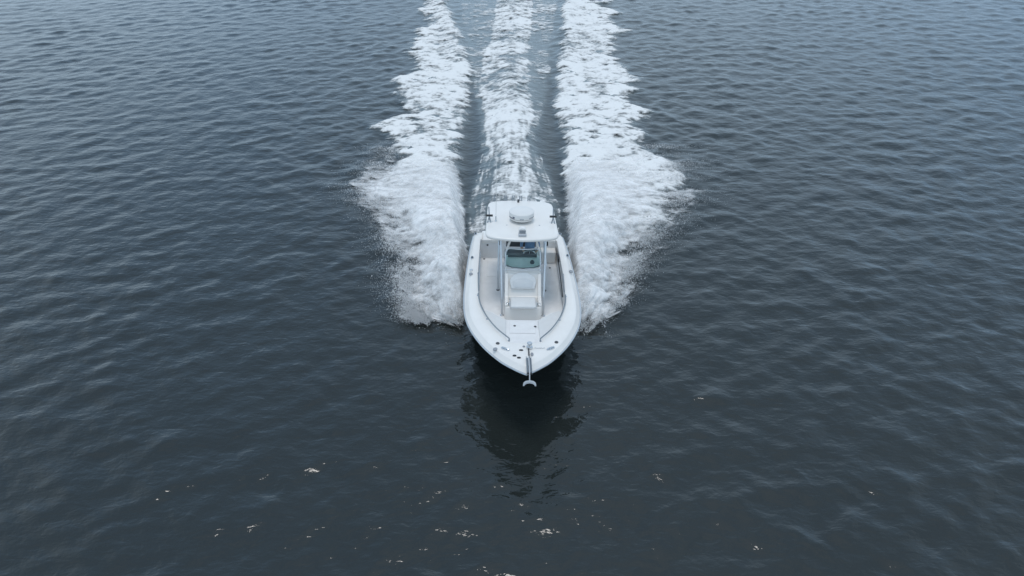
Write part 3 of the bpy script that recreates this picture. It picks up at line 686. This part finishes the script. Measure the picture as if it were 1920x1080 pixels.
# legs and braces
for sg in (1, -1):
    a = V(CX * .6 + sg * .62, 3.32, 2.31); b = V(CX + sg * .575, 4.14, .352)
    leg = tube_part('hardtop_leg', [a, b], .029, 'alu', boat, 10)
    bm = bmesh.new(); add_lathe(bm, [(.055, 0), (.055, .012), (.034, .02)], b, 14); from_bm('leg_foot', bm, 'steel', leg)
    tube_part('leg_brace', [V(CX * .6 + sg * .635, 3.17, 2.30), V(CX + sg * .64, 3.05, 1.35), V(CX + sg * .59, 3.9, .86)], .018, 'alu', leg, 8)
    a2 = V(CX * .6 + sg * .66, 1.75, 2.31); b2 = V(CX + sg * .69, 2.72, .352)
    leg2 = tube_part('hardtop_leg', [a2, b2], .027, 'alu', boat, 10)
    bm = bmesh.new(); add_lathe(bm, [(.05, 0), (.05, .012), (.032, .02)], b2, 14); from_bm('leg_foot', bm, 'dark', leg2)
    tube_part('leg_brace', [V(CX + sg * .63, 3.60, 1.63), V(CX + sg * .67, 2.1, 1.62)], .016, 'alu', leg2, 8)
    tube_part('corner_brace', [wpt(sg * .95, .80) + V(0, -.02, .0), V(CX + sg * .30, 2.92, 2.30)], .03, 'gel', top, 8)
    bm = bmesh.new(); add_box(bm, CX + sg * .66 - .02, CX + sg * .66 + .02, 3.1, 3.2, 2.05, 2.15, .012, 2); from_bm('courtesy_light', bm, 'black', leg)
tube_part('top_crossbar', [V(-.62, 3.30, 2.285), V(.66, 3.30, 2.285)], .02, 'alu', top)
# radar dome
RC = V(-.0, 2.26, 0)
bm = bmesh.new(); add_lathe(bm, [(.20, HZ + .02), (.20, HZ + .075), (.26, HZ + .085)], RC, 32); rb = from_bm('radar', bm, 'grey', top)
bm = bmesh.new(); add_lathe(bm, [(.24, HZ + .085), (.325, HZ + .095), (.345, HZ + .12), (.352, HZ + .15)], RC, 48); from_bm('radome_base', bm, 'radome', rb)
bm = bmesh.new(); add_lathe(bm, [(.346, HZ + .151), (.346, HZ + .161)], RC, 48); from_bm('radome_seam', bm, 'dark', rb)
bm = bmesh.new(); add_lathe(bm, [(.354, HZ + .162), (.360, HZ + .19), (.359, HZ + .285), (.350, HZ + .305), (.325, HZ + .318), (.24, HZ + .332), (.12, HZ + .340), (.04, HZ + .343)], RC, 48); from_bm('radome', bm, 'radome', rb)
def dome_mark(a0, a1, z0, z1, mat, r=.362, skew=0):
    n_ = 8; vs, fs = [], []
    for k in range(n_ + 1):
        t = a0 + (a1 - a0) * k / n_
        for z in (z0, z1): vs.append(RC + Vector((r * sin(t), -r * cos(t), HZ + z + skew * (k / n_ - .5))))
        for z in (z0, z1): vs.append(RC + Vector(((r - .003) * sin(t), -(r - .003) * cos(t), HZ + z + skew * (k / n_ - .5))))
    for k in range(n_):
        a = k * 4; fs += [(a, a + 4, a + 5, a + 1), (a + 2, a + 3, a + 7, a + 6), (a + 1, a + 5, a + 7, a + 3), (a, a + 2, a + 6, a + 4)]
    return mesh('radome_mark', vs, fs, mat, rb)
dome_mark(-1.30, -.62, .175, .195, 'navy'); dome_mark(-.80, -.60, .205, .235, 'navy'); dome_mark(-.16, .16, .178, .205, 'mark'); dome_mark(.62, 1.25, .185, .215, 'mark')
# search light at the front of the hardtop
bm = bmesh.new(); add_box(bm, -.11, .11, 3.16, 3.36, HZ + .01, HZ + .085, .02, 3); sl_ = from_bm('searchlight', bm, 'pale', top)
bm = bmesh.new(); add_prism(bm, [V(-.105, 3.14, HZ + .08), V(.105, 3.14, HZ + .08)] + [V(.105 * cos(t), 3.14, HZ + .17 + .07 * sin(t)) for t in np.linspace(0, pi, 9)], V(0, .16, 0), .012, 2); from_bm('light_housing', bm, 'gel', sl_)
bm = bmesh.new(); add_box(bm, -.085, .085, 3.30, 3.312, HZ + .095, HZ + .185, .004, 1); from_bm('light_lens', bm, 'grey', sl_)
# antennas, outrigger bases, rod holders on the hardtop
bm = bmesh.new(); add_lathe(bm, [(.035, 0), (.03, .03), (.018, .06), (.018, .16)], V(-.73, 2.36, HZ + .008), 14); an = from_bm('antenna_base', bm, 'steel', top)
tube_part('antenna_whip', [V(-.73, 2.36, HZ + .16), V(-.735, 2.30, HZ + 1.3), V(-.735, 2.2, HZ + 2.4)], .008, 'gel', an, 6, 12, r_end=.0035)
for sg, x in ((-1, -.92), (1, .90)):
    bm = bmesh.new(); c_ = V(x, 2.36, HZ + .004)
    add_tube(bm, [c_ + V(-.05, .08, 0), c_ + V(0, -.02, .17)], .012, 8); add_tube(bm, [c_ + V(.05, .08, 0), c_ + V(0, -.02, .17)], .012, 8); add_tube(bm, [c_ + V(0, -.12, 0), c_ + V(0, -.02, .2)], .012, 8)
    add_tube(bm, [c_ + V(0, -.02, .16), c_ + V(sg * .02, -.35, .30)], .016, 8); ob = from_bm('outrigger_base', bm, 'rail', top)
    bm = bmesh.new(); add_tube(bm, [c_ + V(-.10, -.02, .18), c_ + V(.10, -.02, .18)], .032, 10); from_bm('outrigger_knob', bm, 'black', ob)
for x in (-.76, -.44, -.21, .02, .27):
    bm = bmesh.new()
    for dx in (-.03, .03): add_tube(bm, [V(x + dx, .78, HZ - .05), V(x + dx * .9, .69, HZ + .13)], .016, 8)
    add_tube(bm, [V(x - .05, .80, HZ - .03), V(x + .05, .80, HZ - .03)], .012, 6); from_bm('rod_tube', bm, 'rail', top)
bm = bmesh.new(); add_lathe(bm, [(.03, 0), (.035, .03), (.03, .08), (.012, .10)], V(-.06, .92, HZ + .008), 14); from_bm('stern_light', bm, 'dark', top)
for x, s in ((-.42, 2.62), (.50, 2.60)):
    bm = bmesh.new(); add_lathe(bm, [(.028, 0), (.028, .012), (.012, .02)], V(x, s, HZ + .008), 12); from_bm('cable_gland', bm, 'grey', top)

# ---- cockpit details
bm = bmesh.new(); add_box(bm, .66, 1.17, .60, .98, .352, .74, .025, 3); from_bm('corner_seat', bm, 'gel', boat)
for x, z in ((-.98, .80),): 
    bm = bmesh.new(); add_lathe(bm, [(.03, 0), (.03, .012), (.012, .02)], V(x, .635, z), 12, axis=(0, -1, 0)); from_bm('bulkhead_latch', bm, 'dark', boat)
bm = bmesh.new(); add_box(bm, -1.0, -.58, .622, .632, .45, .86, .006, 1); from_bm('bulkhead_hatch', bm, 'gel2', boat)
for x, s in ((-1.08, .74), (.98, 1.28)):
    bm = bmesh.new(); add_lathe(bm, [(.035, 0), (.035, .008), (.015, .012)], V(x, s, .352), 12); from_bm('floor_drain', bm, 'dark', boat)
panel('floor_hatch', [V(-.98, .8, .3515), V(-.66, .8, .3515), V(-.66, 1.9, .3515), V(-.98, 1.9, .3515)], 'nonskid', boat, .007, .003)
tube_part('toe_rail', [V(1.20, 1.0, .72), V(1.205, 2.2, .70), V(1.19, 3.6, .66)], .018, 'dark', boat, 8, 14)
tube_part('toe_rail', [V(-1.20, 1.0, .72), V(-1.205, 2.2, .70), V(-1.19, 3.6, .66)], .018, 'alu', boat, 8, 14)
bm = bmesh.new(); add_box(bm, 1.175, 1.215, 1.3, 1.75, .78, .90, .015, 2); from_bm('gaff_holder', bm, 'black', boat)

# ---- outboard motors
for x in (-.36, .42):
    bm = bmesh.new()
    add_box(bm, x - .07, x + .07, -.62, -.22, -.75, .55, .03, 2); add_box(bm, x - .16, x + .16, -.78, -.25, -.48, -.455, .008, 1); add_box(bm, x - .10, x + .10, -.24, .02, .25, .75, .02, 2)
    add_lathe(bm, [(.02, 0), (.07, .10), (.075, .35), (.05, .55)], V(x, -.85, -.62), 14, axis=(0, -1, 0))
    om = from_bm('outboard_motor', bm, 'gel', boat)
    bm = bmesh.new(); prev = None
    for z, w, l0, l1 in ((.52, .17, -.75, -.20), (.60, .22, -.86, -.12), (.85, .235, -.90, -.10), (1.08, .21, -.88, -.14), (1.20, .15, -.80, -.24), (1.23, .08, -.7, -.36)):
        ring = []
        for k in range(20):
            t = 2 * pi * k / 20; cx_, sx_ = cos(t), sin(t); e = .6
            ring.append(bm.verts.new(V(x + w * math.copysign(abs(cx_) ** e, cx_), (l0 + l1) / 2 + (l1 - l0) / 2 * math.copysign(abs(sx_) ** e, sx_), z)))
        if prev:
            for k in range(20): bm.faces.new((prev[k], prev[(k + 1) % 20], ring[(k + 1) % 20], ring[k]))
        else: bm.faces.new(ring[::-1])
        prev = ring
    bm.faces.new(prev); from_bm('cowling', bm, 'gel', om)

# ------------------------------------------------------------------ person at the helm
def build_person():
    X0, S0, F = CX + .24, 1.98, .352                 # x, s, floor
    def p(x, s, z): return V(X0 + x, S0 + s, F + z)
    vs, es, rad = [], [], []
    def add(pt, r, par=None):
        vs.append(pt); rad.append(r)
        if par is not None: es.append((par, len(vs) - 1))
        return len(vs) - 1
    pel = add(p(0, -.03, .95), (.155, .12)); ab = add(p(0, -.02, 1.10), (.14, .11), pel); ch = add(p(0, -.01, 1.28), (.165, .125), ab)
    sh = add(p(0, 0, 1.40), (.15, .10), ch); nk = add(p(0, .02, 1.49), (.058, .058), sh); hb = add(p(0, .05, 1.56), (.072, .085), nk); ht = add(p(0, .05, 1.66), (.078, .098), hb); hc = add(p(0, .04, 1.73), (.05, .06), ht)
    hands = []
    for sg in (1, -1):
        a = add(p(.17 * sg, 0, 1.40), (.062, .062), sh); b = add(p(.24 * sg, .02, 1.24), (.05, .05), a); c_ = add(p(.26 * sg, .08, 1.12), (.045, .045), b)
        d = add(p(.21 * sg, .19, 1.05), (.036, .036), c_); e_ = add(p(.17 * sg, .235, 1.01), (.028, .024), d); hands.append((e_, sg))
        h1 = add(p(.10 * sg, -.02, .86), (.09, .09), pel); k0 = add(p(.12 * sg, .02, .68), (.078, .078), h1); k1 = add(p(.12 * sg, .05, .50), (.056, .056), k0); k2 = add(p(.12 * sg, .01, .28), (.05, .05), k1)
        an_ = add(p(.12 * sg, -.04, .09), (.036, .036), k2); t1 = add(p(.13 * sg, .04, .045), (.042, .035), an_); add(p(.14 * sg, .16, .032), (.036, .026), t1)
    for e_, sg in hands:
        base = vs[e_]
        for k in range(4):
            off = (k - 1.5) * .019
            q0 = add(base + V(-.012 * sg + 0, .035, off * 1.0 + .0), (.011, .011), e_); q1 = add(base + V(-.012 * sg, .060, off - .004), (.009, .009), q0); q2 = add(base + V(-.018 * sg, .062, off - .026), (.008, .008), q1)
        t0 = add(base + V(-.04 * sg, .01, .018), (.011, .011), e_); add(base + V(-.055 * sg, .035, .014), (.009, .009), t0)
    me = bpy.data.meshes.new('person'); me.from_pydata([tuple(v) for v in vs], es, []); o = bpy.data.objects.new('person', me); C.objects.link(o)
    sk = o.modifiers.new('skin', 'SKIN'); sk.use_smooth_shade = True
    for i, d in enumerate(me.skin_vertices[0].data): d.radius = rad[i]; d.use_root = (i == 0)
    o.modifiers.new('sub', 'SUBSURF').levels = 1
    bpy.context.view_layer.update()
    dg = bpy.context.evaluated_depsgraph_get(); nm = bpy.data.meshes.new_from_object(o.evaluated_get(dg))
    o.modifiers.clear(); o.data = nm; nm.name = 'person'
    nm.materials.clear()
    for k in ('skin', 'shirt', 'trousers', 'shoe'): nm.materials.append(M[k])
    for pg in nm.polygons:
        c_ = pg.center; z = c_.z - F; x = c_.x - X0; s = -c_.y - S0
        if z < .075: mi = 3
        elif z < .98 and s < .16 and abs(x) < .24 or z < .9: mi = 2
        elif z > 1.455 or s > .13: mi = 0
        else: mi = 1
        pg.material_index = mi; pg.use_smooth = True
    # cap and face details
    bm = bmesh.new(); add_lathe(bm, [(.098, 0), (.100, .03), (.085, .075), (.04, .105), (.01, .11)], p(0, .045, 1.655), 20); add_prism(bm, [p(-.075, .12, 1.665), p(.075, .12, 1.665), p(.055, .22, 1.655), p(-.055, .22, 1.655)], Vector((0, 0, .008)), .003, 1); from_bm('cap', bm, 'cap', o)
    bm = bmesh.new(); add_box(bm, X0 - .07, X0 + .07, S0 + .135, S0 + .155, F + 1.605, F + 1.635, .006, 2); from_bm('sunglasses', bm, 'black', o)
    bm = bmesh.new(); add_prism(bm, [p(-.013, .13, 1.575), p(.013, .13, 1.575), p(.006, .135, 1.615), p(-.006, .135, 1.615)], V(0, .03, -.004), .004, 2); from_bm('nose', bm, 'skin', o)
    o.location = boat.location; o.rotation_euler = boat.rotation_euler
    tag(o, 'person in blue shirt steering behind the tinted windshield', 'person')
build_person()
